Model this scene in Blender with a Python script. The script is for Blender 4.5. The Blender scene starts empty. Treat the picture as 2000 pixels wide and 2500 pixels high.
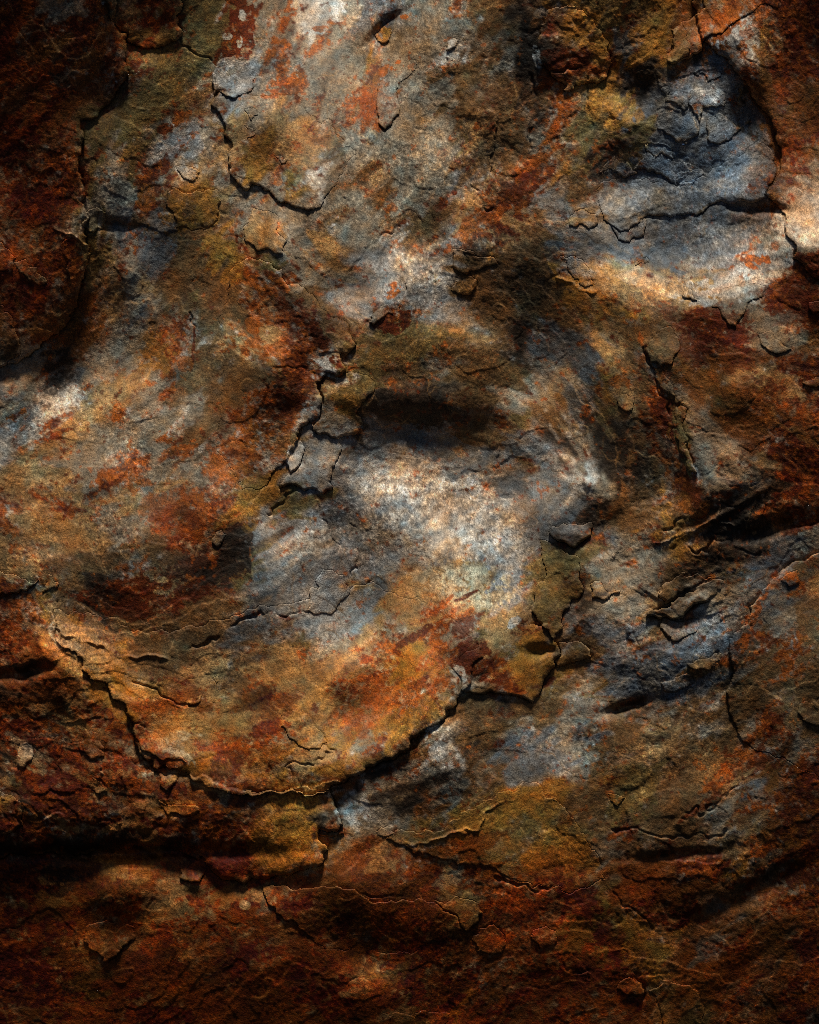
import bpy, math
import numpy as np
from mathutils import Vector

# ------------------------------------------------------------------ camera, sky, sun, exposure
scene = bpy.context.scene
DIST = 7.0                      # metres from the lens to the mean plane of the rock face
ZC = 1.65                       # height of the picture's centre above the ground line
cam_d = bpy.data.cameras.new("camera")
cam_d.sensor_fit = 'HORIZONTAL'
cam_d.sensor_width = 36.0
cam_d.lens = 36.0 * DIST / 2.0
cam_d.clip_end = 200.0
cam = bpy.data.objects.new("camera", cam_d)
scene.collection.objects.link(cam)
cam.location = (0.0, -DIST, ZC)
cam.rotation_euler = (math.radians(90), 0, 0)
scene.camera = cam

SUN_EL = math.radians(63.0)
SUN_AZ = math.radians(4.0)      # a touch to the right of straight overhead
to_sun = Vector((math.sin(SUN_AZ) * math.cos(SUN_EL), -math.cos(SUN_AZ) * math.cos(SUN_EL), math.sin(SUN_EL)))
world = bpy.data.worlds.new("World")
scene.world = world
world.use_nodes = True
wn = world.node_tree
bg = wn.nodes["Background"]
sky = wn.nodes.new("ShaderNodeTexSky")
sky.sky_type = 'NISHITA'
sky.sun_disc = False
sky.air_density = 0.18
sky.dust_density = 0.4
sky.ozone_density = 0.0
sky.sun_elevation = SUN_EL
sky.sun_rotation = math.pi - SUN_AZ
wn.links.new(sky.outputs[0], bg.inputs[0])
bg.inputs[1].default_value = 0.05
sun_d = bpy.data.lights.new("sun", 'SUN')
sun_d.energy = 5.0
sun_d.angle = math.radians(9.0)
sun_d.color = (1.0, 0.92, 0.81)
sun = bpy.data.objects.new("sun", sun_d)
scene.collection.objects.link(sun)
sun.location = (0.5, -3, 6)
sun.rotation_euler = (-to_sun).to_track_quat('-Z', 'Y').to_euler()
scene.view_settings.view_transform = 'Standard'
scene.view_settings.look = 'None'
scene.view_settings.exposure = -0.2
scene.view_settings.gamma = 1.0
scene.view_settings.use_curve_mapping = False
scene.cycles.use_denoising = False      # keep the grain of the stone
scene.cycles.filter_width = 0.9
scene.cycles.sample_clamp_indirect = 2.0
scene.cycles.diffuse_bounces = 1

# ------------------------------------------------------------------ survey of the face, one cell = 5 cm
# minerals: g grey-tan sandstone, w pale crust, l blue-grey, s slate, o olive, y ochre, t tan,
#           b brown, r orange rust, d dark red iron stain, k black stain, also shade in creases and under ledges
MINERAL = """
ddggdbtdooodggwwwgsl ggrbbkbyyooyybbrrddd
dbddbroddoodgrgwrgsg gggbbkkbyysyybrrwrdd
dbbdbdooooodgrgrggyg ggwgbkkddysyyokrwydd
dbkkbddooogllrrgggrg gbbbgkddryskkbssbbdr
dbddbbooobglggrgggrg ggbgbkbryykksllskbrr
dbbboooodbltgtgggrrg ggbbbbkroyyssslskbrr
ddbroooglgotyttbbggg ggbtbbgroooosssskbrr
dddrogodlgtyyttt bgggggobbbgrokbsssssgbrr
ddrdogodgtgyyrtwgbgg ggbbbrryokssslgggrrg
rdddoggdyytggyywggbg ggltddlbblwllllggbrw
rddbgosbbbbrggggbggb bbtrdtbltllssskkkbww
rrddogssbbyrttgttggw bglrtbbssllssslgggww
drddoogsbbyyoggttgww wgbbykkbsslsslggrlgd
ddddobgsbbbyrrggssww lwbbkkkysttgsgtwwldd
dddbbbgtbobbrdbbwwgg ggbbbbbyyytttttwwddd
bdbbbtggbbbbrrdbbwdr gggbbkbbooyobbddggdd
bdbbbgsbrgbtrtrdbooo oootbkksstbbbbdddggb
kgkkgggbrbbbtrdrtooo obbbbkssstbrbbdbbbrd
ggssgttgrbbbbyddwoob bgbbbbggryrbdbbbttdd
sgwwttggbgbbrrddtook kkbbgggssotbrgbbbbtd
gswttrggwgbrrddwlokk kkkbbobbkobrdogbbbbr
lwdtggggrbbrrrtllkss ssbbbsgkgkkbdoggbbdb
lttgggrgrgrrrwwgssww gslllbggwkkkddgggtdd
tttt grrgtgrryyggllww wwswsswgwgkbbdlgskdd
rtrtgttgrddyyooollww wwwwwwggskbbybbkkkdd
rtttgggrdrryggogssgg wwwlwgssskbbyobkkkbd
trtttgbbrrbkkggwgssg gwwwwwskksggyybkkksg
ttbbbbrbbdkkogwgsggg lgtgwgooogggbkbkbssb
drtbbkdtddkoggglltst ttttggooktggbkgbgsrt
rrybkkdbdbbgsggllggt trrtttookg gtbkgglsbb
rrytbkbbbbbbsgglggtr trgotybsslsgbgllsrbb
dbtttybbbbbsbtoggtrr yrdtoyybbslssslskdrb
bkbttybbbbtbtttttbry yyddyyyybssssbbrbbrb
kbbtyytobttbtttt drry rrgdrdybgosssssgbbbb
bbtrdybbbbtbbbttbyrr rtbbkbbbggbkgbbbbrbb
rddtrddgttttddrtygyr bgbbbgsgsbbbtbgbgrbb
dgdrbrgywtrrdbytygyb bwkbsssggbbbtbbbrdgr
kwddrdddryydtybtybkg gwbgbsssgboobbbrbbrd
bdddtrdddbtdbyyybkgk kgboyyyybyoobbrbsbrd
ykddddbtybddbyyybwgk bgyyyyyybbobbbbgbddd
dddtddtdddddbyykrggt yoyyyooyobdbbbbgtbdd
kdkkkkktkkddyyyggbtb rrddooyyygbbkbdbbddd
dkkbktyybkdkkkkrbbtr rtgddryyygbbkkddykdd
ddtbbbdbggrtgsdbbbbb dgtrrrrdkobkbkbbdbdd
dbbbdrrggrrrbdddbbbb bbtrrrrrdobkbbsbbrrb
dddbbrrtrbbrbtbbkbkb dbbbbrboodyykybsbbbd
ddbbtbbbrtbddrbrbbbk dkbbbrrroddyybskbbbd
dddbobbbbbbdbbdbbgob dbddbdbdbrdkybbbbkbd
dddkobbkbbbbbbbddbbd dbbdbdbbbdkbobbbdbdd
dkdkbkkdkdbbbbbbbbbg odybdbrdrrkbtbobdbdk
"""
# brightness wanted, with the relief shaped to shade it: 0 = black; 4-5 = average; 9 = brightest
BRIGHTNESS = """
11221232233086789945 66543203322330155322
12111232233086789915 66343012432404592322
11111155433066777265 56243002032441057222
11111104332446797766 52442013330104452123
11111243414666666663 65454023540005742203
11225533025466665565 55423304426404532533
11244433453154665565 56443324447430565033
22224531525544666552 66523214412303445134
22223433553458775355 55444444103431566445
42223443444446595635 55650044459655575357
32243333332466655554 44540432555133400077
33203303334456555526 45654424457444566698
33202360331454665567 76103112456556979621
22202043333444453167 56342223557767789713
22012345334423489666 55332223135677899112
20122534414454345613 67743223442412334532
20123434444556434445 65572213484445244532
12224554444455336444 33343003485334234433
55205665444440354433 55533145444304448400
44986655354442254322 22331641035333533343
42663544654400544611 11120331132325433303
55454635414544565233 53333134430223554322
55556662545444946311 64854344630223654422
35555545555554754277 77364494750133443200
55555555444543444567 88989965422444420000
45555555433455553425 78874641002485222110
44555544433246767534 58886000454732022033
45544333330046535455 45495642355100223333
22443233322545555545 89997632264523344444
31531023334446555556 69887643355530444144
01625133333244556665 75567233344457543344
00665532332443536775 65155533344445423324
20056444243445466744 65114443333333233343
02234551153455543354 55325434543333333333
22333543345444563554 65451334683044443353
23343331355554256665 46124555434448434333
01003446995433566764 49534456344442233333
01000100016614345532 45135446522234443333
02320220334344442343 33344444333144444432
00020034000235446442 34444444433333343020
11122232022233405554 44144444333333344221
00211111113334445445 33304444333322300201
11012543402220335545 34423344433203020110
11242333574565333342 35433302332222222000
12223324543433222223 33433332233223220020
10143444332324233212 21222334323332222220
11223342333243224200 21122222332332222000
11023222221222223554 22220022220023222000
01112220022222222312 00200222220022220010
00002001110122222223 33220222202202222010
"""
def grid_rows(txt):
    return [r.replace(' ', '') for r in txt.strip().splitlines()]
MR, LR = grid_rows(MINERAL), grid_rows(BRIGHTNESS)
for i, r in enumerate(MR):
    if len(r) != 40: print("MINERAL row", i, len(r)); MR[i] = (r + r[-1] * 40)[:40]
for i, r in enumerate(LR):
    if len(r) != 40: print("BRIGHTNESS row", i, len(r)); LR[i] = (r + r[-1] * 40)[:40]
CLS = "gwlsoytbrdkqc"  # q rust-brown, c cream for painted highlights
for i in range(50):          # brown that carries iron: q, rust-brown
    row = list(MR[i])
    for c in range(40):
        iron = (c < 5 and i < 18) or (i >= 34 and c < 22) or (i >= 42 and c < 33) or (c >= 33 and i < 26) or (i >= 36 and c >= 37) or (28 <= i < 35 and c < 3) or (i >= 46)
        if iron and row[c] == 'b': row[c] = 'q'
        if c >= 36 and 2 <= i < 9 and row[c] == 'r': row[c] = 'q' if (i + c) % 3 else 'd'
        if ((20 <= i < 31 and 12 <= c < 28) or (12 <= i < 17 and 16 <= c < 22)) and row[c] == 'g': row[c] = 'l'
        if ((20 <= i < 31 and 18 <= c < 27) or (10 <= i < 17 and 16 <= c < 22)) and row[c] == 'w' and (i * 3 + c) % 4: row[c] = 'l'
        if 4 <= i < 13 and 29 <= c < 37 and row[c] == 'g': row[c] = 'l'
        if i >= 42 and row[c] == 'k' and c < 36: row[c] = 'd' if (i + c) % 2 else 'q'
    MR[i] = ''.join(row)
ALBEDO = np.array([
    (0.240, 0.198, 0.138), (0.500, 0.452, 0.375), (0.240, 0.230, 0.208), (0.125, 0.128, 0.124),
    (0.150, 0.103, 0.033), (0.300, 0.142, 0.024), (0.350, 0.208, 0.080), (0.140, 0.077, 0.028),
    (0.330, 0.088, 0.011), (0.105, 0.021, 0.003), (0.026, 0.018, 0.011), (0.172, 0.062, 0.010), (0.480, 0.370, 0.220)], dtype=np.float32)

# ------------------------------------------------------------------ sample lattice (millimetres; u right, v down)
STEP = 2.45
PAD = 260.0
def axis(n):
    core = np.arange(-12.0, n + 12.0 + STEP, STEP)
    out, p, s = [], core[-1], STEP
    while p < n + PAD:
        s = min(s * 1.25, 14.0); p += s; out.append(p)
    hi = np.array(out)
    return np.concatenate([(n - hi)[::-1], core, hi]).astype(np.float32)
AU, AV = axis(2000.0), axis(2500.0)
NU, NV = len(AU), len(AV)
U, V = np.meshgrid(AU, AV)
rng = np.random.default_rng(11)

def taps(x, x0, step, n, kind='b'):
    t = (x - x0) / step
    i = np.floor(t).astype(int); f = (t - i).astype(np.float32)
    if kind == 'b':
        w = [(1 - f) ** 3 / 6, (3 * f ** 3 - 6 * f ** 2 + 4) / 6, (-3 * f ** 3 + 3 * f ** 2 + 3 * f + 1) / 6, f ** 3 / 6]
    else:
        w = [-.5 * f + f * f - .5 * f ** 3, 1 - 2.5 * f * f + 1.5 * f ** 3, .5 * f + 2 * f * f - 1.5 * f ** 3, -.5 * f * f + .5 * f ** 3]
    return [(np.clip(i + k - 1, 0, n - 1), w[k]) for k in range(4)]
def resample(R, tu, tv):
    """cubic interpolation of a lattice R with taps along both axes"""
    X = sum(R[:, i] * w[None, :] for i, w in tu)
    return sum(X[j] * w[:, None] for j, w in tv)
def lattice(lu, lv=None):
    """smooth unit noise with wavelength lu x lv mm"""
    lv = lv or lu
    su, sv = lu / 2.0, lv / 2.0
    o = rng.random(2)
    nu, nv = int((2000 + 2 * PAD + 60) / su) + 6, int((2500 + 2 * PAD + 60) / sv) + 6
    R = rng.standard_normal((nv, nu)).astype(np.float32)
    return resample(R, taps(AU, -PAD - 30 - (1 + o[0]) * su, su, nu), taps(AV, -PAD - 30 - (1 + o[1]) * sv, sv, nv)) * 2.1
def fbm(l0, n, gain=0.5, lac=0.5):
    out, a, l = 0, 1.0, l0
    for _ in range(n):
        out = out + a * lattice(l); a *= gain; l *= lac
    return out
TAB = rng.standard_normal((256, 256)).astype(np.float32)
def vnoise(x, y):
    i, j = np.floor(x).astype(np.int32), np.floor(y).astype(np.int32)
    fx, fy = (x - i).astype(np.float32), (y - j).astype(np.float32)
    fx, fy = fx * fx * fx * (fx * (fx * 6 - 15) + 10), fy * fy * fy * (fy * (fy * 6 - 15) + 10)
    i0, i1, j0, j1 = i & 255, (i + 1) & 255, j & 255, (j + 1) & 255
    a, b, c, d = TAB[j0, i0], TAB[j0, i1], TAB[j1, i0], TAB[j1, i1]
    return (a + (b - a) * fx) * (1 - fy) + (c + (d - c) * fx) * fy
def smooth(x, a, b):
    t = np.clip((x - a) / (b - a), 0, 1)
    return t * t * (3 - 2 * t)
def blob(cu, cv, ru, rv, ang=0.0, uu=None, vv=None):
    uu = U if uu is None else uu; vv = V if vv is None else vv
    a = math.radians(ang); c, s = math.cos(a), math.sin(a)
    x = ((uu - cu) * c + (vv - cv) * s) / ru
    y = (-(uu - cu) * s + (vv - cv) * c) / rv
    return x * x + y * y
def window(pts, pad):
    p = np.array(pts, dtype=np.float32)
    i0, i1 = np.searchsorted(AU, p[:, 0].min() - pad), np.searchsorted(AU, p[:, 0].max() + pad)
    j0, j1 = np.searchsorted(AV, p[:, 1].min() - pad), np.searchsorted(AV, p[:, 1].max() + pad)
    return slice(max(j0 - 1, 0), min(j1 + 1, NV)), slice(max(i0 - 1, 0), min(i1 + 1, NU))
def seg_dist(uu, vv, a, b):
    dx, dy = b[0] - a[0], b[1] - a[1]
    t = np.clip(((uu - a[0]) * dx + (vv - a[1]) * dy) / (dx * dx + dy * dy + 1e-9), 0, 1)
    return np.hypot(uu - a[0] - t * dx, vv - a[1] - t * dy)
def poly_sdf(pts, uu, vv):
    """distance in mm, positive inside the outline"""
    d = np.full(uu.shape, 1e9, dtype=np.float32); ins = np.zeros(uu.shape, dtype=bool)
    for k in range(len(pts)):
        a, b = pts[k], pts[(k + 1) % len(pts)]
        d = np.minimum(d, seg_dist(uu, vv, a, b))
        if a[1] != b[1]:
            c = (a[1] > vv) != (b[1] > vv)
            ins ^= c & (uu < (b[0] - a[0]) * (vv - a[1]) / (b[1] - a[1]) + a[0])
    return np.where(ins, d, -d)

# jagged-edge warps shared by outlines and stains
WU = 4.5 * fbm(80, 4, 0.55); WV = 4.5 * fbm(80, 4, 0.55)
BU = 16.0 * fbm(190, 5, 0.6); BV = 16.0 * fbm(190, 5, 0.6)

FU, FV, CW = 3.0 * lattice(22), 3.0 * lattice(22), lattice(60)
# ------------------------------------------------------------------ grain direction of the bedding (u, v, degrees), and noise drawn out along it
FLOW = [(300, 1000, -30), (600, 1100, -42), (200, 1600, 42), (330, 1720, 40), (450, 1700, -5), (700, 1650, -30), (900, 1500, -42), (1000, 1750, -36), (600, 1950, -15), (300, 2050, 4), (1100, 2050, -25),
        (700, 2350, -30), (1200, 2350, -30), (1600, 2100, -28), (1850, 1900, -38), (1700, 1300, -28), (1600, 1600, -20), (1000, 850, -8), (1300, 800, 38), (1000, 1000, 0), (1000, 1150, -8), (1450, 800, 50), (1650, 1100, 66),
        (1800, 900, 18), (1850, 700, -18), (1550, 690, 12), (1700, 400, -25), (1500, 250, -60), (400, 600, -60), (700, 800, 45), (250, 900, -38), (850, 300, -52), (700, 100, -56), (1100, 300, -55), (150, 200, -35),
        (80, 600, -75), (1880, 250, 62), (1200, 1450, -45), (150, 1850, 20), (150, 2300, -15), (1850, 2350, -32), (450, 1400, -25), (100, 1350, 20)]
GU = np.arange(-300, 2304, 4, dtype=np.float32); GV = np.arange(-300, 2804, 4, dtype=np.float32)
gu, gv = np.meshgrid(GU, GV)
c2 = np.zeros_like(gu); s2 = np.zeros_like(gu)
for (a, b, g) in FLOW:
    k = np.exp(-((gu - a) ** 2 + (gv - b) ** 2) / (2 * 150.0 ** 2)) + 1e-6
    c2 += k * math.cos(2 * math.radians(g)); s2 += k * math.sin(2 * math.radians(g))
th = 0.5 * np.arctan2(s2, c2) + 0.25 * resample(rng.standard_normal((40, 34)).astype(np.float32), taps(GU, -400, 90, 34), taps(GV, -400, 90, 40))
DX, DY = np.cos(th), np.sin(th)
def drawn_out(l, length, n=9):
    """noise of wavelength l smeared along the bedding over `length` mm"""
    nu, nv = int(2700 / (l / 2)) + 6, int(3200 / (l / 2)) + 6
    R = rng.standard_normal((nv, nu)).astype(np.float32)
    N = resample(R, taps(GU, -320 - l, l / 2, nu), taps(GV, -320 - l, l / 2, nv))
    acc = N.copy(); st = length / 2 / n / 4.0
    for sg in (1, -1):
        x = (gu + 300) / 4; y = (gv + 300) / 4
        for _ in range(n):
            xi = np.clip(np.rint(x).astype(np.int32), 0, len(GU) - 1); yi = np.clip(np.rint(y).astype(np.int32), 0, len(GV) - 1)
            x = x + sg * st * DX[yi, xi]; y = y + sg * st * DY[yi, xi]
            xi = np.clip(np.rint(x).astype(np.int32), 0, len(GU) - 1); yi = np.clip(np.rint(y).astype(np.int32), 0, len(GV) - 1)
            acc += N[yi, xi]
    acc /= acc.std()
    return resample(acc, taps(AU, -300, 4, len(GU)), taps(AV, -300, 4, len(GV)))
ST = [drawn_out(12, 60), drawn_out(22, 110), drawn_out(40, 180), drawn_out(16, 40), drawn_out(30, 70), drawn_out(70, 260)]
flow_u = resample(DX, taps(AU, -300, 4, len(GU)), taps(AV, -300, 4, len(GV))); flow_v = resample(DY, taps(AU, -300, 4, len(GU)), taps(AV, -300, 4, len(GV)))

# ------------------------------------------------------------------ broad relief: integrate the lean that gives the wanted brightness
CS = 12.5
CU = np.arange(-300, 2300 + CS, CS, dtype=np.float32); CV = np.arange(-300, 2800 + CS, CS, dtype=np.float32)
bright = np.array([[int(c) for c in r] for r in LR], dtype=np.float32)
# a pale mineral needs less light than a dark one to look as bright, so the lean follows from both surveys
lum = np.array([[ALBEDO[CLS.index(c)] @ (0.2126, 0.7152, 0.0722) for c in r] for r in MR], dtype=np.float32)
# (survey lattice smoothed to the scale at which the stains blend)
lum = np.exp(resample(np.log(lum), taps(np.arange(40) * 50.0, 0, 50, 40), taps(np.arange(50) * 50.0, 0, 50, 50)))
bright = np.clip(4.0 + 1.42 * (bright - 4.0), 0, 9)
bright[14:19, 22:28] -= 0.8
bright[19:21, 17:25] = 0
bright[16:19, 18:22] -= 0.6
bright = np.clip(bright, 0, 9)
level = np.interp(bright, range(10), [.001, .003, .011, .029, .062, .115, .19, .30, .45, .62])
need = np.clip(level / (1.48 * lum) - 0.04, 0.02, 1.0).astype(np.float32)
want = np.clip(resample(need, taps(CU, 25, 50, 40), taps(CV, 25, 50, 50)), 0.02, 0.96)
FLAT = math.pi / 2 - (math.pi / 2 - SUN_EL)          # angle between wall normal and sun
tilt = FLAT - np.arccos(want)
slope = np.tan(np.clip(tilt, math.radians(-36), math.radians(42)))
SL_MEAN = float(slope.mean())
def integrate(s, lam, mu):
    ny, nx = s.shape
    e = np.concatenate([s, -s[::-1]], 0); e = np.concatenate([e, e[:, ::-1]], 1)
    F = np.fft.fft2(e)
    ky = 2 * np.pi * np.fft.fftfreq(2 * ny)[:, None]; kx = 2 * np.pi * np.fft.fftfreq(2 * nx)[None, :]
    H = -1j * ky * F / (ky ** 2 + lam * kx ** 2 + mu + 1e-9) * np.exp(-(ky ** 2 + kx ** 2) * 0.35)
    return np.real(np.fft.ifft2(H))[:ny, :nx].astype(np.float32)
HB = integrate(slope, 0.05, 1.5e-5) * CS
pass
HB -= HB.mean()
B = resample(HB, taps(AU, CU[0], CS, len(CU)), taps(AV, CV[0], CS, len(CV)))

# roughness of the break: chunky in the slate hollow and along the folds, fine on the sandstone skins
rough = 0.45 + 0 * U
for (a, b, c, d, e, k) in [(1640, 330, 160, 130, 0, .5), (1600, 560, 200, 60, 0, .35), (1150, 300, 200, 280, 0, .35), (1480, 120, 180, 140, 0, .6), (1680, 1300, 330, 200, -20, .4),
                           (1560, 1600, 230, 150, -20, .6), (150, 1900, 340, 220, 15, .4), (150, 130, 160, 120, 0, .2), (120, 1650, 160, 120, 0, .5),
                           (1000, 690, 170, 90, 0, .5), (700, 850, 90, 170, 0, .5), (1650, 2150, 380, 260, 0, .4), (300, 2000, 400, 90, 0, .6), (1200, 1150, 220, 120, 0, .35)]:
    rough += k * np.exp(-blob(a, b, c, d, e))
rough = np.clip(rough, 0.3, 1.5)

bedding = 3.2 * ST[5] + 2.0 * ST[2] + 1.2 * ST[1] + 0.55 * ST[0]
micro = 7.0 * lattice(190) + 4.4 * lattice(95) + 2.6 * lattice(48) + 1.6 * lattice(25) + 0.95 * lattice(13)
grit = 0.50 * lattice(8) + 0.40 * lattice(5.2)
def facets(l, tilt):
    """broken faces: upper envelope of tilted planes seeded on a jittered lattice"""
    x, y = (U + 1.2 * WU) / l + 40, (V + 1.2 * WV) / l * 1.25 + 40
    ix, iy = np.floor(x).astype(np.int32), np.floor(y).astype(np.int32)
    n = 256; q = np.random.default_rng(int(l)); J = q.random((5, n, n)).astype(np.float32)
    best = np.full(U.shape, -1e9, dtype=np.float32)
    for dy in (-1, 0, 1):
        for dx in (-1, 0, 1):
            cx, cy = (ix + dx) % n, (iy + dy) % n
            px, py = x - (ix + dx + J[0, cy, cx]), y - (iy + dy + J[1, cy, cx])
            h = 0.5 * J[2, cy, cx] + (J[3, cy, cx] - .5) * tilt * px + (J[4, cy, cx] - .5) * tilt * py - 0.42 * (px * px + py * py)
            best = np.maximum(best, h)
    return best * l
chunk = 0.55 * facets(110, 1.7) + 0.55 * facets(52, 1.8) + 0.5 * facets(24, 1.8)
# thin skins flaking off: contour steps of a slow field
def flaking(l, steps, h):
    f = (fbm(l, 5, 0.5) + 3.0) * steps
    k = np.floor(f); r = f - k
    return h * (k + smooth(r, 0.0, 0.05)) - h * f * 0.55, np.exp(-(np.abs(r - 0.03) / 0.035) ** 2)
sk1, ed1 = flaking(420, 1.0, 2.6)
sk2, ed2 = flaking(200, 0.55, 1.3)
skins = sk1 + sk2
rk = np.clip(rough - 0.45, 0, 2)
B = B + micro * (0.055 + 0.12 * rk) + bedding * (0.15 + 0.26 * rk) + chunk * 0.28 * rk + skins * (0.55 + 0.4 * rk) + grit * (0.40 + 0.3 * rk)

# named bumps and hollows (u, v, ru, rv, angle, mm)
for (a, b, c, d, e, h) in [
    (1520, 285, 55, 45, 20, 26), (1010, 985, 190, 36, 4, 14), (1110, 1400, 130, 70, -10, 22),
    (275, 552, 38, 14, 5, -20), (1310, 1590, 36, 12, -8, -24), (1430, 1180, 22, 16, 30, 16), (1415, 1120, 26, 34, 0, -14),
    (1770, 1155, 22, 24, 40, -9), (1850, 508, 90, 12, 4, -16), (1880, 1290, 120, 22, -14, -26), (1530, 1725, 60, 12, -18, -22),
    (940, 65, 60, 12, -38, -22), (640, 130, 60, 60, 0, -8), (1105, 1785, 36, 26, -30, 14), (1715, 1745, 26, 34, 0, 8),
    (250, 2082, 320, 16, 0, -34), (310, 2180, 130, 60, -5, 26), (470, 2160, 26, 22, 0, 14), (1330, 840, 120, 200, -25, -22),
    (1470, 770, 60, 90, -30, 14), (1680, 1300, 190, 40, -28, -22), (1740, 1270, 130, 10, -30, 9), (60, 1640, 60, 14, -10, -26),
    (320, 640, 40, 120, 25, 10), (1445, 1120, 40, 80, 10, 12), (1860, 220, 40, 160, -28, 12), (1930, 1415, 24, 18, 0, 7),
    (620, 330, 26, 16, 20, -3), (640, 560, 40, 50, 0, 5), (1790, 85, 60, 30, -30, 10), (1840, 2180, 160, 26, -30, -14), (1650, 2090, 160, 12, -6, -8)]:
    w = window([(a - 3 * max(c, d), b - 3 * max(c, d)), (a + 3 * max(c, d), b + 3 * max(c, d))], 0)
    B[w] += h * np.exp(-blob(a, b, c, d, e, U[w] + .6 * WU[w], V[w] + .6 * WV[w]))

# cracks and crests: (points, half width mm, mm)  negative = crack
LINES = [
    ([(437, 90), (455, 110), (475, 125), (492, 130), (505, 145)], 4, -9), ([(755, 505), (772, 482), (800, 456)], 2.5, -5),
    ([(738, 268), (737, 285), (755, 300), (745, 308)], 3, -6), ([(840, 485), (850, 520), (872, 545), (890, 580), (892, 602)], 3, -6),
    ([(892, 602), (925, 590), (950, 560), (980, 540)], 3.5, -8), ([(1080, 400), (1160, 440), (1175, 480), (1200, 505)], 3, -6),
    ([(1345, 168), (1380, 169), (1410, 165), (1450, 150)], 4, -10), ([(1305, 180), (1312, 240), (1300, 320), (1308, 370), (1330, 330), (1335, 270)], 5, -8),
    ([(1750, 60), (1700, 120)], 3, -5), ([(465, 770), (480, 800), (476, 850), (468, 900)], 3.5, -7),
    ([(1573, 845), (1580, 880), (1600, 920), (1610, 965), (1635, 990), (1640, 1020)], 4, -11), ([(1655, 980), (1680, 1030), (1690, 1090), (1705, 1160)], 3, -6),
    ([(690, 1205), (715, 1197), (750, 1200), (775, 1210), (787, 1232), (792, 1262)], 3.5, -8), ([(655, 1255), (690, 1235), (735, 1200)], 4, -8),
    ([(790, 1270), (812, 1292), (828, 1322)], 2.5, -7), ([(865, 1282), (863, 1312), (880, 1350), (872, 1388), (855, 1405)], 3, -8),
    ([(792, 1387), (805, 1355), (835, 1318)], 2.2, -5), ([(650, 1505), (690, 1498), (740, 1495)], 3, -6),
    ([(440, 1585), (490, 1580), (530, 1562), (580, 1530), (640, 1505)], 4, -9), ([(330, 1665), (380, 1690), (430, 1722), (480, 1718)], 4, -8),
    ([(325, 1770), (345, 1768), (365, 1780)], 3, -7), ([(800, 1820), (815, 1835), (790, 1850), (695, 1870), (700, 1895)], 3, -7),
    ([(1095, 1745), (1050, 1790), (1000, 1830), (940, 1862)], 5, -10), ([(140, 1480), (128, 1510), (140, 1540)], 3, -8),
    ([(850, 2397), (870, 2390), (888, 2388), (895, 2398)], 2.5, -6), ([(1500, 2035), (1560, 2030), (1640, 2045), (1690, 2040), (1770, 2030)], 3.5, -8),
    ([(1570, 1800), (1590, 1806), (1612, 1815)], 2.5, -6), ([(1380, 2350), (1400, 2370), (1430, 2380), (1440, 2400)], 2.5, -5),
    ([(1555, 2380), (1575, 2400), (1570, 2430), (1540, 2440)], 5, -12), ([(1365, 680), (1385, 695), (1410, 708), (1450, 715)], 3.5, 6),
    ([(120, 1500), (128, 1545), (160, 1580), (210, 1612)], 6, 9), ([(128, 1525), (160, 1545), (215, 1565), (270, 1590), (330, 1600), (400, 1605)], 5, 8),
    ([(135, 570), (165, 578), (195, 590), (212, 602)], 2.6, 5), ([(1600, 1330), (1660, 1310), (1700, 1290), (1740, 1280), (1785, 1290)], 3, 8),
    ([(1000, 2062), (1060, 2052), (1110, 2035), (1165, 2018), (1190, 1985), (1240, 1955), (1270, 1945)], 2.5, 5),
    ([(1900, 1280), (1960, 1285), (2000, 1275)], 6, -14), ([(1630, 1290), (1690, 1260), (1760, 1235), (1850, 1230), (1930, 1250)], 5, -10),
    ([(1640, 1340), (1700, 1345), (1780, 1330), (1860, 1350)], 4, -9), ([(1660, 2000), (1740, 1965), (1790, 1920), (1840, 1890)], 4, -8),
    ([(870, 2180), (920, 2190), (1040, 2185)], 3, -7), ([(1220, 2145), (1290, 2165), (1350, 2170)], 4, -9), ([(1490, 2180), (1560, 2230), (1600, 2260)], 3, -5),
    ([(30, 1950), (40, 1990), (45, 2010)], 3, -7), ([(870, 2280), (930, 2270), (990, 2275)], 4, -9), ([(560, 760), (600, 780), (640, 770)], 3, -4)]
for pts, hw, h in LINES:
    w = window(pts, 8 * hw + 30)
    uu, vv = U[w] + 1.1 * WU[w] + FU[w], V[w] + 1.1 * WV[w] + FV[w]
    d = np.full(uu.shape, 1e9, dtype=np.float32)
    for a, b in zip(pts[:-1], pts[1:]):
        d = np.minimum(d, seg_dist(uu, vv, a, b))
    t = d / (hw * (0.55 if h < 0 else 0.8))
    B[w] += 0.7 * h * np.clip(0.75 + 0.5 * CW[w], 0.1, 1.3) * np.exp(-t * t * .7)

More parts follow.
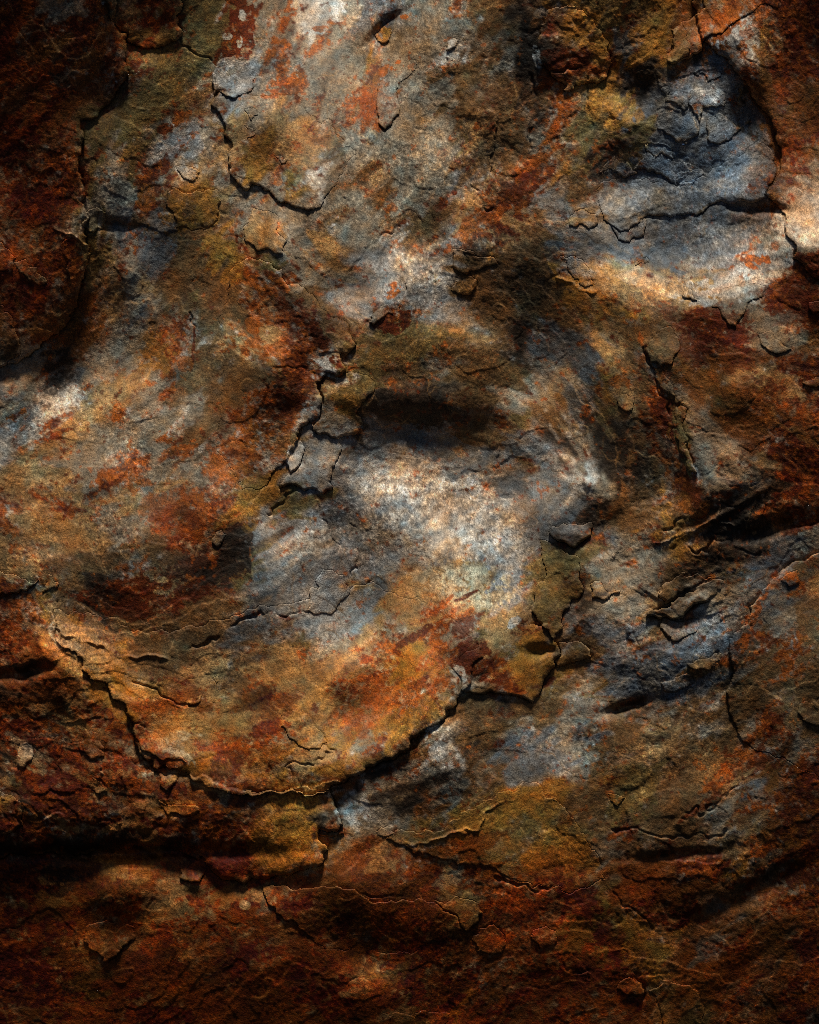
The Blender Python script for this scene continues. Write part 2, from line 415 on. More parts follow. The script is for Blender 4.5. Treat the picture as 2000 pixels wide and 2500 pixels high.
# ------------------------------------------------------------------ mineral map: classes compete with noise, so stains interfinger
onehot = np.stack([[[c == k for c in r] for r in MR] for k in CLS]).astype(np.float32)
smear = 16 * ST[4] + 12 * ST[3] + 14 * ST[1]
su = np.clip((U + 0.5 * BU + smear * flow_u - 25) / 50, 0, 38.999); sv = np.clip((V + 0.5 * BV + smear * flow_v - 25) / 50, 0, 48.999)
i0, j0 = su.astype(int), sv.astype(int); fu, fv = su - i0, sv - j0
def cls_weight(m):
    return (m[j0, i0] * (1 - fu) + m[j0, i0 + 1] * fu) * (1 - fv) + (m[j0 + 1, i0] * (1 - fu) + m[j0 + 1, i0 + 1] * fu) * fv
stain_noise = {k: 0.0 for k in CLS}
W = []
for n, k in enumerate(CLS):
    q = rng.standard_normal(5)
    a = 0.035 * lattice(110) + 0.035 * lattice(40) + 0.03 * lattice(14) + 0.045 * (q[0] * ST[0] + q[1] * ST[1] + q[2] * ST[2] + q[3] * ST[3] + q[4] * ST[4])
    if k in "rdw":
        a = a + 0.09 * lattice(48) + 0.11 * lattice(22) + 0.11 * lattice(11) + 0.10 * lattice(6)
    W.append(cls_weight(onehot[n]) * (0.74 if k == 'r' else 1.0) + a * (1.35 if k in 'rd' else 1.0) - (0.10 if k == 'r' else 0))
W = np.stack(W)
W *= 7.0
W -= W.max(0, keepdims=True)
np.exp(W, out=W)
W /= W.sum(0, keepdims=True)
COL = np.tensordot(W.transpose(1, 2, 0), ALBEDO, axes=1)
iron_share = W[CLS.index('r')] + W[CLS.index('d')]
del W
def lay(w, cls, alpha):
    a = np.clip(alpha, 0, 1)[..., None]
    COL[w] = COL[w] * (1 - a) + a * ALBEDO[CLS.index(cls)]
ALLW = (slice(0, NV), slice(0, NU))
lay(ALLW, 't', (0.45 * ed1 + 0.35 * ed2) * np.clip(0.3 + lattice(70), 0, 1))      # paints light-catching pale rims onto the thin skins
# specks of iron where the ground is rusty
speck = 0.5 * lattice(34) + 0.6 * lattice(15) + 0.55 * lattice(7) + 0.3 * ST[0]
lay(ALLW, 'd', 0.75 * smooth(speck + 2.2 * iron_share, 2.05, 2.5))
speck = 0.5 * lattice(40) + 0.6 * lattice(17) + 0.55 * lattice(8) + 0.3 * ST[3]
lay(ALLW, 'r', 0.65 * smooth(speck + 1.9 * iron_share, 1.95, 2.4))

STAINS_AND_LIGHT = [  # class, outline or (u, v, ru, rv, angle), weight; mineral stains, plus highlights painted on crests
    ('d', [(560, -40), (615, -40), (622, 60), (616, 118), (605, 140), (570, 132), (545, 145), (525, 175), (512, 150), (535, 85), (556, 60)], 1.5),
    ('d', [(618, 1262), (612, 1392), (540, 1424), (470, 1462), (400, 1502), (330, 1506), (250, 1500), (205, 1480), (150, 1452), (250, 1428), (330, 1398), (430, 1378), (520, 1328), (575, 1288)], 1.0),
    ('k', [(618, 1270), (612, 1392), (540, 1420), (480, 1430), (470, 1400), (540, 1340), (580, 1300)], .9), ('w', (130, 1545, 10, 40, -25), .8), ('t', (200, 1592, 60, 20, 35), .9), ('t', (270, 1605, 80, 16, 20), .6),  # w and t patches paint in the brightness of a lit ridge
    ('d', [(1610, 765), (1700, 752), (1800, 737), (1880, 703), (1930, 658), (2060, 580), (2060, 760), (1900, 800), (1790, 812), (1700, 800), (1660, 830)], .45),
    ('w', [(1490, 675), (1600, 720), (1700, 745), (1800, 730), (1880, 692), (1932, 640), (1920, 560), (1870, 600), (1780, 665), (1650, 690), (1560, 650)], .45),
    ('s', [(890, 1060), (950, 1030), (1060, 1040), (1150, 1080), (1250, 1080), (1340, 1090), (1300, 1120), (1150, 1125), (1060, 1112), (1007, 1092), (995, 1075), (942, 1085), (902, 1100), (870, 1130), (850, 1170), (838, 1130)], .7),
    ('k', [(1160, 655), (1200, 632), (1240, 604), (1280, 594), (1325, 615), (1355, 682), (1400, 712), (1300, 760), (1200, 720)], .5), ('b', [(1160, 655), (1240, 604), (1280, 594), (1325, 615), (1355, 682), (1400, 712), (1300, 800), (1180, 740)], .4),
    ('s', [(1480, 430), (1590, 340), (1600, 220), (1700, 150), (1800, 180), (1868, 300), (1892, 400), (1880, 460), (1870, 560), (1780, 610), (1650, 640), (1500, 625), (1440, 560)], .5),
    ('c', (1140, 1430, 130, 60, 10), .5), ('c', (1165, 1435, 90, 46, 10), 1.3), ('c', (1450, 700, 60, 12, 5), .5), ('c', (160, 1560, 60, 14, 40), .5), ('c', (420, 1830, 50, 18, 38), .5), ('w', (1260, 1330, 20, 14, 0), .6), ('y', (770, 2070, 70, 60, 0), .5), ('y', (700, 2060, 90, 80, 0), .4), ('w', (592, 38, 10, 15, 0), 2), ('w', (551, 88, 13, 9, 10), 2), ('w', (584, 100, 6, 14, 0), 2), ('l', (565, 190, 48, 46, 0), 1.0),  # c patches paint highlights onto the nose, bowl rim and ridges
    ('d', (330, 165, 19, 17, 0), 1.3), ('d', (420, 12, 30, 60, 0), .8), ('r', (705, 30, 14, 44, 14), 1.0), ('r', (786, 70, 24, 9, 0), 1.1), ('r', (803, 92, 8, 22, 0), 1.0),
    ('r', (766, 122, 8, 26, 20), 1.0), ('r', (700, 195, 40, 16, -20), 1.1), ('d', (690, 212, 30, 8, -10), .8), ('r', (665, 225, 28, 16, 20), 1.0), ('r', (700, 205, 44, 30, 0), .5),
    ('r', (915, 220, 9, 58, 12), 1.2), ('r', (945, 168, 12, 34, 55), 1.1), ('r', (848, 250, 15, 26, 0), 1.0), ('y', (943, 85, 20, 12, -20), 1.2), ('r', (990, 42, 12, 9, 0), 1.2),
    ('r', (725, 355, 16, 10, 0), .9), ('r', (680, 430, 12, 24, 0), .8), ('s', (895, 40, 70, 16, -45), .8), ('d', (404, 312, 22, 13, -20), 1.5), ('d', (408, 400, 9, 40, 12), 1.3),
    ('d', (385, 455, 9, 30, 0), 1.1), ('l', (455, 352, 42, 50, 20), .9), ('w', (465, 410, 32, 22, -20), .6), ('y', [(420, 455), (520, 450), (535, 490), (530, 560), (430, 570), (410, 500)], .8),
    ('s', (380, 600, 45, 90, 15), .8), ('d', (590, 592, 13, 30, -8), 1.6), ('o', (660, 645, 28, 24, 20), 1.2), ('r', (630, 690, 40, 26, 0), .8),
    ('d', [(722, 727), (745, 723), (752, 745), (776, 755), (772, 769), (752, 765), (740, 748), (722, 741)], 3), ('d', [(768, 800), (790, 799), (796, 815), (801, 842), (785, 851), (774, 836), (764, 816)], 3),
    ('d', [(796, 857), (815, 860), (834, 876), (837, 902), (824, 896), (804, 880)], 3), ('d', (798, 770, 9, 8, 0), 3), ('d', (690, 760, 16, 70, -38), .9),
    ('r', (650, 820, 60, 60, 0), .7), ('t', (665, 812, 20, 26, 0), 1.2), ('d', (705, 960, 36, 90, 10), .9), ('r', (690, 1090, 30, 60, 20), .6),
    ('r', (958, 712, 20, 22, 0), 1.3), ('d', [(900, 792), (940, 775), (965, 755), (985, 744), (1006, 760), (1010, 786), (1000, 802), (975, 816), (950, 809), (918, 812)], 1.7),
    ('d', (470, 850, 4, 55, 6), 1.8), ('r', (450, 880, 16, 22, 0), .6), ('y', (385, 860, 45, 60, -10), .7), ('w', (125, 985, 52, 42, -10), .8), ('k', (140, 935, 50, 26, -20), .8),
    ('d', (120, 1062, 30, 10, 10), 1.0), ('l', (80, 1070, 40, 14, -20), .8), ('r', (440, 1095, 46, 10, -14), .9), ('w', (500, 1092, 16, 10, -30), .9), ('r', (300, 1170, 70, 20, 5), .8),
    ('r', (560, 1130, 70, 60, -30), .6), ('d', (570, 1110, 22, 16, 0), .8), ('r', (420, 1250, 90, 60, 0), .5), ('d', (430, 1265, 60, 36, 10), .7), ('r', (560, 1275, 46, 8, -40), 1.2),
    ('y', (610, 1285, 24, 22, -30), .8), ('k', (575, 1350, 42, 62, 10), .8), ('k', (480, 1390, 130, 42, -22), .6), ('d', (330, 1440, 120, 40, -5), .6), ('t', (395, 1415, 18, 9, 0), 1.2), ('t', (390, 1448, 16, 7, 0), 1.2),
    ('k', (250, 1460, 36, 30, 0), .7), ('s', (870, 1310, 40, 24, -10), .9), ('s', (815, 1260, 46, 26, 20), .8), ('s', (925, 1420, 24, 30, 10), .9), ('l', (790, 1440, 44, 46, 10), 1.0),
    ('s', (950, 1090, 60, 20, 30), .5), ('s', (1140, 1150, 70, 14, 25), .8), ('s', (1225, 1200, 30, 14, 20), 1.0), ('s', (1180, 1250, 26, 10, -30), .4), ('w', (1090, 1300, 200, 70, 5), .5),
    ('w', [(850, 1190), (853, 1160), (877, 1131), (902, 1103), (942, 1087), (995, 1077), (1007, 1095), (1060, 1120), (1100, 1180), (1060, 1230), (900, 1230)], .7),
    ('d', (1140, 1452, 27, 6, -24), 1.6), ('r', (1085, 1470, 34, 8, -40), 1.2), ('r', (1130, 1500, 28, 10, -30), 1.1), ('d', (1130, 1530, 30, 24, -30), .9), ('d', (1162, 1608, 40, 40, 0), 1.3),
    ('d', (1140, 1625, 24, 40, 0), .5), ('d', (1245, 1660, 36, 18, 20), 1.0), ('d', (1275, 1640, 14, 22, 0), 1.0), ('d', (1010, 1552, 54, 11, -34), 1.2), ('w', (1257, 1523, 20, 10, -45), 2.0), ('w', (1120, 1645, 20, 16, 0), .8),
    ('y', (1290, 1620, 50, 60, 0), .8), ('r', (1045, 1620, 30, 20, 20), .7), ('r', (920, 1730, 110, 60, -30), .5), ('y', (1000, 1760, 90, 40, -30), .6), ('d', (850, 1690, 18, 34, 30), .7),
    ('d', (650, 1785, 46, 14, -10), 1.0), ('d', (560, 1870, 60, 40, -20), .7), ('w', (440, 1842, 44, 15, 38), 1.4), ('t', (400, 1800, 50, 16, 35), .8), ('r', (400, 1840, 70, 14, 25), .6),  # w patch paints in the bright crest of the fold
    ('t', (475, 1707, 26, 7, -22), 1.6), ('w', (57, 1842, 11, 22, -10), 1.5), ('t', (415, 1903, 18, 10, -35), 1.4), ('t', (505, 1925, 14, 16, 0), 1.4), ('t', (248, 1925, 24, 10, 15), 1.4), ('w', (600, 2208, 13, 12, 0), 1.6),
    ('t', (30, 1900, 22, 20, 0), .8), ('t', (175, 2030, 22, 14, -30), 1.0), ('t', (300, 2010, 60, 9, -20), .9), ('t', (480, 1715, 10, 6, 0), 1), ('w', (880, 1990, 40, 44, 0), .8), ('w', (945, 2000, 36, 30, 0), .5), ('w', (1075, 1810, 36, 44, 35), 1.0),
    ('k', (960, 1960, 60, 40, -20), .5), ('d', (1160, 2075, 26, 44, 0), 1.2), ('d', (1080, 2080, 90, 12, -10), .6), ('r', (1290, 2210, 60, 40, 0), .6), ('d', (1430, 2230, 40, 60, -40), .9), ('d', (1490, 2280, 40, 60, -20), .9),
    ('o', (1455, 2335, 26, 26, 0), 1.6), ('o', (1410, 2280, 44, 40, 0), .9), ('d', (1430, 2370, 40, 60, 0), .7), ('y', (1580, 2330, 70, 50, 0), .8), ('y', (1560, 2260, 50, 34, 20), .7), ('r', (1500, 2440, 50, 40, 0), .6),
    ('t', (320, 2120, 66, 40, -5), .8), ('b', (310, 2172, 30, 18, 0), 1.0), ('g', (420, 2190, 70, 12, -36), 1.2), ('t', (150, 2200, 80, 14, 5), .6), ('k', (150, 2150, 60, 36, -10), .8), ('r', (310, 2268, 30, 12, -15), .9), ('r', (370, 2310, 30, 26, 0), .8),
    ('o', (1560, 1950, 40, 60, 0), .9), ('r', (1500, 1945, 24, 12, 30), .9), ('d', (1740, 1950, 100, 8, -36), 1.2), ('d', (1870, 1865, 44, 20, -10), 1.0), ('d', (1960, 1920, 20, 90, 10), .8), ('t', (1800, 1905, 50, 7, -36), 1.0),
    ('r', (1930, 1415, 20, 15, 0), 1.8), ('r', (1850, 1490, 10, 70, 25), .9), ('r', (1820, 1570, 12, 30, 15), 1.2), ('r', (1985, 1520, 14, 20, 0), .7), ('g', (1905, 1500, 40, 60, 0), .5),
    ('d', (1645, 1030, 34, 56, -20), 1.1), ('d', (1690, 1180, 18, 60, -14), 1.1), ('o', (1668, 1075, 13, 90, -14), 1.2), ('r', (1570, 855, 8, 50, -8), .8), ('d', (1690, 830, 36, 70, -15), .9), ('d', (1790, 790, 60, 50, 0), .8),
    ('g', (1860, 780, 36, 30, 0), .9), ('g', (1810, 745, 50, 16, -10), .7), ('g', (1890, 840, 60, 24, 10), .6), ('d', (1900, 950, 90, 18, 30), .8), ('d', (1960, 700, 60, 60, 0), .7), ('r', (1505, 920, 30, 26, 0), .7),
    ('r', (1845, 640, 26, 24, -40), 1.4), ('r', (1890, 600, 10, 12, 0), .8), ('r', (1800, 700, 110, 9, -10), .9), ('w', (1770, 712, 110, 26, -14), .7), ('w', (1950, 540, 50, 60, 0), .6), ('t', (1560, 690, 120, 40, 5), .6),
    ('r', (1370, 250, 10, 30, 10), 1.3), ('r', (1350, 320, 10, 40, 20), 1.2), ('r', (1310, 395, 40, 16, -30), 1.1), ('d', (1385, 145, 60, 18, 15), .9), ('r', (1200, 530, 40, 22, -20), .8), ('d', (1250, 480, 36, 30, 0), .9), ('r', (1140, 565, 26, 30, 40), .9),
    ('d', (1160, 575, 14, 10, 0), 1.0), ('d', (990, 540, 13, 9, 0), 1.6), ('d', (1110, 470, 8, 7, 0), 1.6), ('k', (1180, 600, 60, 30, -10), .5), ('s', (1780, 230, 40, 30, 0), .5), ('w', (1725, 230, 34, 24, 20), .7), ('s', (1660, 300, 60, 60, 0), .7),
    ('s', (1560, 545, 60, 30, 0), .8), ('s', (1640, 590, 90, 40, -15), .8), ('k', (1560, 195, 60, 36, 0), .8), ('w', (1500, 500, 50, 20, -15), .5), ('r', (1730, 50, 50, 18, -25), .7), ('w', (1800, 85, 60, 16, -30), .9), ('r', (1840, 50, 20, 60, 30), .7),
    ('y', (1520, 275, 46, 40, 20), .9), ('y', (1450, 240, 20, 60, 20), .8), ('y', (1590, 90, 50, 36, 0), .7), ('k', (1300, 120, 16, 60, 0), .8), ('w', (1312, 140, 10, 26, -10), 1.0), ('l', (1330, 30, 16, 14, 0), 1.0)]
SPK = lattice(30) + lattice(13) + 0.8 * lattice(6.5)
for cls, shp, k in STAINS_AND_LIGHT:
    ci = CLS.index(cls)
    if isinstance(shp, list):
        w = window(shp, 30)
        m = smooth(poly_sdf(shp, U[w] + .9 * WU[w], V[w] + .9 * WV[w]), -3, 3)
    else:
        a, b, c, d, e = shp
        r = 1.8 * max(c, d)
        w = window([(a - r, b - r), (a + r, b + r)], 10)
        g = 0.25 if min(c, d) < 14 else 0.55
        m = 1 - smooth(np.sqrt(blob(a, b, c, d, e, U[w] + g * 1.6 * WU[w], V[w] + g * 1.6 * WV[w])), 0.55, 1.35)
    lay(w, cls, min(1.0, 0.45 + 0.4 * k) * smooth(m * (1 + 0.42 * SPK[w]), 0.30, 0.30 + max(0.25, 0.75 - 0.3 * k)))

# ------------------------------------------------------------------ slabs, blocks and flakes
# kind: thing index or parent; outline; thickness mm; rounding mm; fade (from point, to point) so a plate grows out of the face
THINGS, PIECES = [], []
def piece(name, pts, thick, rnd=14, fade=None, parent=None, label=None, category=None, group=None, jag=1.0, mineral=None, mk=0.6, dish=0.0, back=None):
    PIECES.append(dict(name=name, pts=pts, thick=thick, rnd=rnd, fade=fade, parent=parent, label=label, category=category,
                       group=group, jag=jag, mineral=mineral, mk=mk, dish=dish, back=back))
    return len(PIECES) - 1
FACE = -1
P_BOULDER = piece('rust_boulder', [(-400, -400), (282, -400), (285, 30), (300, 70), (308, 120), (302, 185), (265, 240), (230, 278), (192, 298), (195, 370), (203, 440), (206, 500),
    (205, 570), (216, 620), (208, 680), (185, 735), (160, 790), (110, 845), (55, 880), (-400, 960)], 22, 70, label='dark red rusted boulder bulging along the upper left edge', category='boulder', back=120)
P_WEDGE = piece('wedge_stone', [(252, -400), (262, 25), (292, 45), (303, 70), (312, 95), (325, 116), (337, 129), (352, 125), (380, 115), (410, 106), (432, 95), (440, 75), (437, 55), (427, 40), (445, 10), (450, -400)],
    16, 22, label='small olive wedge-shaped stone with a dark rust top at the upper edge', category='stone', back=80)
P_RED = piece('red_slab', [(1690, -400), (1700, 60), (1712, 100), (1787, 154), (1823, 211), (1868, 276), (1896, 333), (1907, 365), (1901, 406), (1889, 446), (1868, 476), (1890, 500), (1910, 523),
    (1917, 560), (1938, 600), (1932, 645), (2020, 700), (2400, 760), (2400, -400)], 15, 40, fade=((2000, 740), (1990, 600)), label='rust red slab curving round the blue slate hollow at the right edge', category='rock slab', back=100)
P_SHELF = piece('rock_shelf', [(804, 1928), (812, 1970), (822, 2009), (776, 2023), (776, 2060), (792, 2108), (731, 2131), (650, 2145), (568, 2145), (507, 2121), (479, 2088), (406, 2072), (325, 2060),
    (264, 2072), (183, 2080), (81, 2086), (-400, 2120), (-400, 1800), (150, 1800), (400, 1880), (600, 1926)], 22, 26, fade=((400, 1800), (400, 1990)), label='dark rust shelf of rock overhanging the black crack at the lower left', category='rock shelf', back=110)
P_TAN = piece('fold_slab', [(124, 1500), (142, 1560), (200, 1612), (240, 1660), (290, 1720), (325, 1775), (336, 1835), (380, 1862), (440, 1878), (500, 1924), (600, 1936), (731, 1932), (804, 1930), (843, 1910),
    (850, 1898), (905, 1878), (960, 1850), (1010, 1815), (1055, 1775), (1095, 1735), (1130, 1698), (1180, 1600), (1100, 1500), (900, 1420), (600, 1500), (380, 1540), (230, 1500)], 26, 75,
    fade=((640, 1480), (620, 1800)), label='ochre and tan curved slab sweeping across the middle of the face', category='rock slab', back=90)
P_BROWN = piece('brown_boulder', [(2400, 1320), (2000, 1358), (1949, 1370), (1909, 1385), (1868, 1427), (1848, 1476), (1824, 1517), (1799, 1545), (1797, 1586), (1790, 1640), (1775, 1720), (1800, 1800), (2000, 1900), (2400, 1900)],
    16, 34, fade=((1880, 1880), (1880, 1600)), label='smooth grey-brown boulder with orange spots at the right edge', category='boulder', back=90)
P_OLIVE = piece('olive_block', [(1345, 20), (1325, 75), (1314, 120), (1307, 150), (1330, 166), (1350, 180), (1372, 202), (1401, 224), (1415, 212), (1440, 198), (1472, 186), (1500, 150), (1490, 90), (1450, 40), (1400, 0)],
    11, 22, fade=((1470, 20), (1400, 160)), label='olive block with a dark red band overhanging a black gap near the top', category='rock block', back=80)
P_BLACK = piece('slate_wedge', [(1340, 1305), (1352, 1288), (1372, 1276), (1410, 1268), (1442, 1263), (1453, 1280), (1440, 1300), (1404, 1326), (1368, 1320)], 12, 5,
    fade=((1400, 1262), (1390, 1310)), label='small black slate wedge jutting out right of the pale grey dome', category='rock block', mineral='k', mk=.6, back=60)
P_FLAKE = piece('orange_flake', [(1133, 1685), (1157, 1688), (1198, 1690), (1251, 1690), (1267, 1696), (1295, 1708), (1308, 1695), (1324, 1671), (1345, 1642), (1360, 1622), (1364, 1590), (1361, 1565), (1350, 1549),
    (1347, 1524), (1292, 1528), (1230, 1540), (1170, 1560), (1105, 1630)], 15, 16, fade=((1150, 1540), (1270, 1660)), label='orange-brown flake with dark red stains lifting off right of centre', category='rock flake', back=50)
P_RPLATE = piece('rust_plate', [(632, 632), (682, 664), (700, 688), (735, 695), (752, 712), (772, 731), (792, 752), (808, 770), (832, 790), (846, 815), (861, 830), (852, 846), (840, 870), (838, 902), (825, 915), (795, 915),
    (788, 930), (770, 945), (778, 975), (768, 1015), (750, 1040), (715, 1078), (690, 1105), (668, 1145), (655, 1190), (600, 1200), (540, 1100), (540, 800), (570, 660)], 13, 12,
    fade=((560, 930), (720, 900)), label='thin rust-orange plate with dark red holes left of the grey hollow', category='rock plate', back=60)
P_PALE = piece('pale_plate', [(515, 250), (530, 275), (548, 305), (555, 335), (560, 370), (563, 400), (572, 430), (590, 455), (602, 461), (612, 453), (630, 463), (645, 470), (660, 472), (668, 490), (676, 498), (695, 495),
    (715, 501), (740, 503), (758, 510), (790, 480), (830, 440), (860, 380), (800, 300), (720, 240), (620, 215), (545, 236)], 10, 8, fade=((800, 330), (640, 400)),
    label='tan plate with a ragged lower left edge below the white crust', category='rock plate', back=50)

# parts: flakes, chips and scabs grown onto the face or onto the slabs
def part(name, pts, thick, parent=FACE, **k):
    return piece(name, pts, thick, parent=parent, **k)
part('flake', [(-30, 715), (20, 765), (45, 828), (58, 846), (50, 862), (28, 882), (-30, 895)], 9, P_BOULDER, rnd=8, mineral='b', label='brown flake on the boulder\'s lower corner')
part('flake', [(-40, 585), (10, 600), (40, 625), (30, 660), (-40, 650)], 6, P_BOULDER, rnd=8)
part('scab', [(40, 640), (58, 634), (70, 650), (98, 668), (114, 680), (108, 690), (80, 688), (55, 672)], 4, P_BOULDER, rnd=5, mineral='g', mk=1.5, label='grey lichen-like scab on the rusty boulder')
part('flake', [(150, 590), (180, 588), (205, 600), (215, 640), (205, 690), (180, 700), (165, 650)], 6, P_BOULDER, rnd=8)
part('chip', [(520, 150), (545, 136), (590, 140), (615, 160), (622, 180), (615, 205), (590, 230), (570, 240), (540, 238), (514, 242), (512, 200)], 10, mineral='l', mk=.8, rnd=10, label='blue-grey chip under the dark red streak')
part('chip', [(440, 405), (458, 398), (482, 408), (478, 425), (455, 428)], 4, rnd=5, mineral='l')
part('flake', [(412, 452), (450, 460), (490, 462), (525, 452), (534, 470), (532, 520), (500, 570), (430, 560), (408, 500)], 5, rnd=6, fade=((470, 580), (470, 490)), mineral='y', mk=.5)
part('chip', [(592, 322), (612, 310), (626, 322), (618, 340), (600, 346)], 3, P_PALE, rnd=4)
part('chip', [(680, 382), (692, 375), (706, 385), (700, 400), (688, 404)], 4, P_PALE, rnd=4, mineral='g')
part('scab', [(600, 262), (618, 250), (634, 270), (630, 292), (612, 298), (604, 282)], 3, P_PALE, rnd=5, mineral='g', mk=1.0)
part('flake', [(617, 517), (649, 522), (682, 544), (678, 568), (690, 600), (672, 615), (630, 606), (606, 580), (600, 556), (606, 535)], 7, rnd=6, mineral='t', mk=.8, label='pale tan flake beside a dark rust streak')
part('flake', [(205, 522), (235, 518), (258, 530), (250, 560), (215, 566), (200, 548)], 6, rnd=8, mineral='g', mk=.5)
part('stone', [(910, 252), (914, 211), (942, 183), (971, 170), (991, 150), (1007, 154), (1009, 175), (988, 192), (976, 235), (967, 268), (950, 296), (930, 315), (914, 304), (906, 280)], 11, rnd=12, mineral='g', mk=.6, label='grey oval stone edged with orange rust')
part('chip', [(1090, 122), (1097, 98), (1110, 88), (1124, 92), (1116, 110), (1104, 122)], 8, rnd=6, mineral='w', mk=1.6, label='small white chip')
part('chip', [(915, 80), (940, 72), (962, 80), (955, 98), (930, 104), (915, 98)], 9, rnd=8, mineral='y', mk=.8)
part('flake', [(1740, -60), (1900, -60), (1902, 12), (1856, 13), (1831, 25), (1803, 46), (1780, 56), (1766, 70), (1728, 86), (1708, 112), (1690, 135), (1640, 148), (1632, 75), (1680, 58), (1722, 18)], 14, P_RED, rnd=10, mineral='r', mk=.3, label='orange-red flake along the diagonal crack')
part('block', [(1630, 68), (1668, 62), (1680, 130), (1640, 148), (1628, 120)], 10, rnd=8, mineral='o')
for nm, pts, th, mn in [
    ('flake', [(1610, 215), (1655, 200), (1680, 225), (1686, 245), (1665, 256), (1640, 252), (1605, 240)], 16, 's'),
    ('flake', [(1590, 282), (1640, 256), (1680, 260), (1690, 290), (1685, 316), (1660, 323), (1620, 320), (1590, 305)], 14, 's'),
    ('flake', [(1675, 202), (1720, 205), (1757, 226), (1758, 246), (1735, 263), (1700, 281), (1688, 262), (1678, 235)], 16, 'l'),
    ('flake', [(1755, 268), (1785, 270), (1806, 290), (1822, 306), (1790, 326), (1772, 334), (1730, 330), (1712, 300)], 12, 'l'),
    ('flake', [(1550, 402), (1580, 376), (1620, 374), (1690, 384), (1702, 402), (1660, 430), (1640, 442), (1608, 431), (1580, 407)], 14, 's'),
    ('flake', [(1478, 412), (1510, 385), (1545, 394), (1562, 414), (1520, 428), (1475, 432)], 14, 's'),
    ('flake', [(1575, 355), (1600, 345), (1640, 352), (1650, 368), (1610, 376), (1580, 372)], 10, 's'),
    ('flake', [(1640, 430), (1680, 405), (1705, 400), (1715, 420), (1690, 436), (1655, 446)], 10, 's'),
    ('flake', [(1700, 165), (1740, 160), (1780, 172), (1760, 190), (1715, 196)], 9, 's'),
    ('flake', [(1740, 430), (1766, 424), (1775, 448), (1752, 452)], 6, 's'),
    ('block', [(1494, 530), (1530, 515), (1580, 520), (1590, 550), (1560, 580), (1525, 580), (1500, 565)], 14, 'l'),
    ('block', [(1395, 520), (1430, 505), (1455, 510), (1448, 545), (1415, 552), (1390, 545)], 10, 't'),
    ('block', [(1375, 640), (1400, 620), (1425, 628), (1438, 655), (1440, 700), (1400, 690), (1378, 665)], 8, 's'),
    ('flake', [(1565, 620), (1585, 618), (1590, 640), (1570, 645)], 6, 's')]:
    part(nm, pts, th * .38, rnd=8, mineral=mn, mk=.25, jag=1.5)
part('bench', [(1455, 458), (1500, 441), (1560, 430), (1650, 446), (1720, 424), (1790, 377), (1850, 352), (1885, 382), (1885, 440), (1862, 482), (1790, 494), (1720, 505), (1680, 525), (1600, 530), (1520, 560), (1470, 540)], 6, rnd=16,
     fade=((1660, 400), (1690, 500)), label='grey slate bench across the middle of the hollow')
part('block', [(1108, 692), (1130, 670), (1160, 680), (1166, 700), (1150, 721), (1120, 724), (1100, 715)], 6, rnd=10, mineral='y', mk=.4)
part('flake', [(890, 780), (926, 750), (958, 745), (963, 755), (936, 775), (910, 796)], 11, rnd=7, mineral='g', mk=.8)
part('block', [(1098, 605), (1150, 610), (1200, 618), (1215, 640), (1180, 655), (1160, 672), (1130, 668), (1105, 650)], 6, rnd=12, mineral='b', mk=.4)
part('chip', [(795, 925), (830, 915), (870, 911), (900, 924), (906, 945), (891, 970), (888, 1000), (886, 1030), (870, 1050), (850, 1068), (836, 1081), (820, 1075), (810, 1063), (798, 1056), (780, 1061), (760, 1055), (758, 1040), (775, 1012), (790, 990), (778, 960)], 13, rnd=10, mineral='o', mk=.5, label='olive chip half stained grey beside the hollow')
part('chip', [(676, 1112), (690, 1086), (715, 1075), (728, 1086), (722, 1106), (718, 1130), (710, 1152), (698, 1146), (682, 1130)], 14, rnd=9, mineral='w', mk=2.2, label='small white quartz chip')
part('block', [(700, 1152), (712, 1150), (730, 1090), (760, 1063), (800, 1058), (815, 1070), (832, 1082), (842, 1100), (830, 1132), (804, 1180), (790, 1206), (760, 1200), (720, 1195), (690, 1200)], 9, rnd=14, mineral='g', mk=.4)
part('flake', [(776, 1400), (792, 1387), (812, 1393), (841, 1407), (838, 1443), (825, 1476), (804, 1492), (739, 1489), (747, 1456), (768, 1427)], 5, rnd=7, mineral='l', mk=.8, label='blue-grey flake outlined by cracks')
part('flake', [(1324, 1322), (1367, 1335), (1422, 1362), (1419, 1391), (1405, 1443), (1387, 1484), (1369, 1520), (1353, 1545), (1318, 1524), (1296, 1490), (1312, 1432), (1332, 1402), (1338, 1380), (1318, 1350)], 13, rnd=12, mineral='o', mk=.9, label='olive flake standing on the dark side of the pale dome')
part('chip', [(1366, 1560), (1420, 1560), (1428, 1580), (1431, 1610), (1400, 1621), (1363, 1633), (1367, 1595)], 11, rnd=8, mineral='b', mk=.8)
part('ledge', [(1625, 1470), (1640, 1456), (1680, 1450), (1715, 1431), (1740, 1416), (1772, 1420), (1762, 1441), (1730, 1461), (1690, 1476), (1655, 1496), (1605, 1511), (1570, 1500), (1590, 1482)], 22, rnd=16, mineral='b', mk=.5)
part('ledge', [(1608, 1440), (1640, 1415), (1700, 1400), (1740, 1408), (1700, 1430), (1650, 1450), (1615, 1462)], 12, rnd=12, mineral='b', mk=.4)
part('chip', [(1435, 1425), (1460, 1415), (1475, 1432), (1500, 1440), (1470, 1456), (1440, 1460)], 9, rnd=7, mineral='t', mk=.6)
part('flake', [(1625, 1660), (1650, 1648), (1690, 1655), (1688, 1675), (1660, 1688), (1635, 1680)], 7, rnd=7, mineral='s', mk=.5)
part('flake', [(1675, 1615), (1720, 1600), (1765, 1605), (1762, 1620), (1730, 1640), (1690, 1640)], 8, rnd=7, mineral='b', mk=.6)
part('flake', [(1620, 1505), (1700, 1500), (1690, 1530), (1640, 1560), (1615, 1540)], 8, rnd=10, mineral='l', mk=.4)
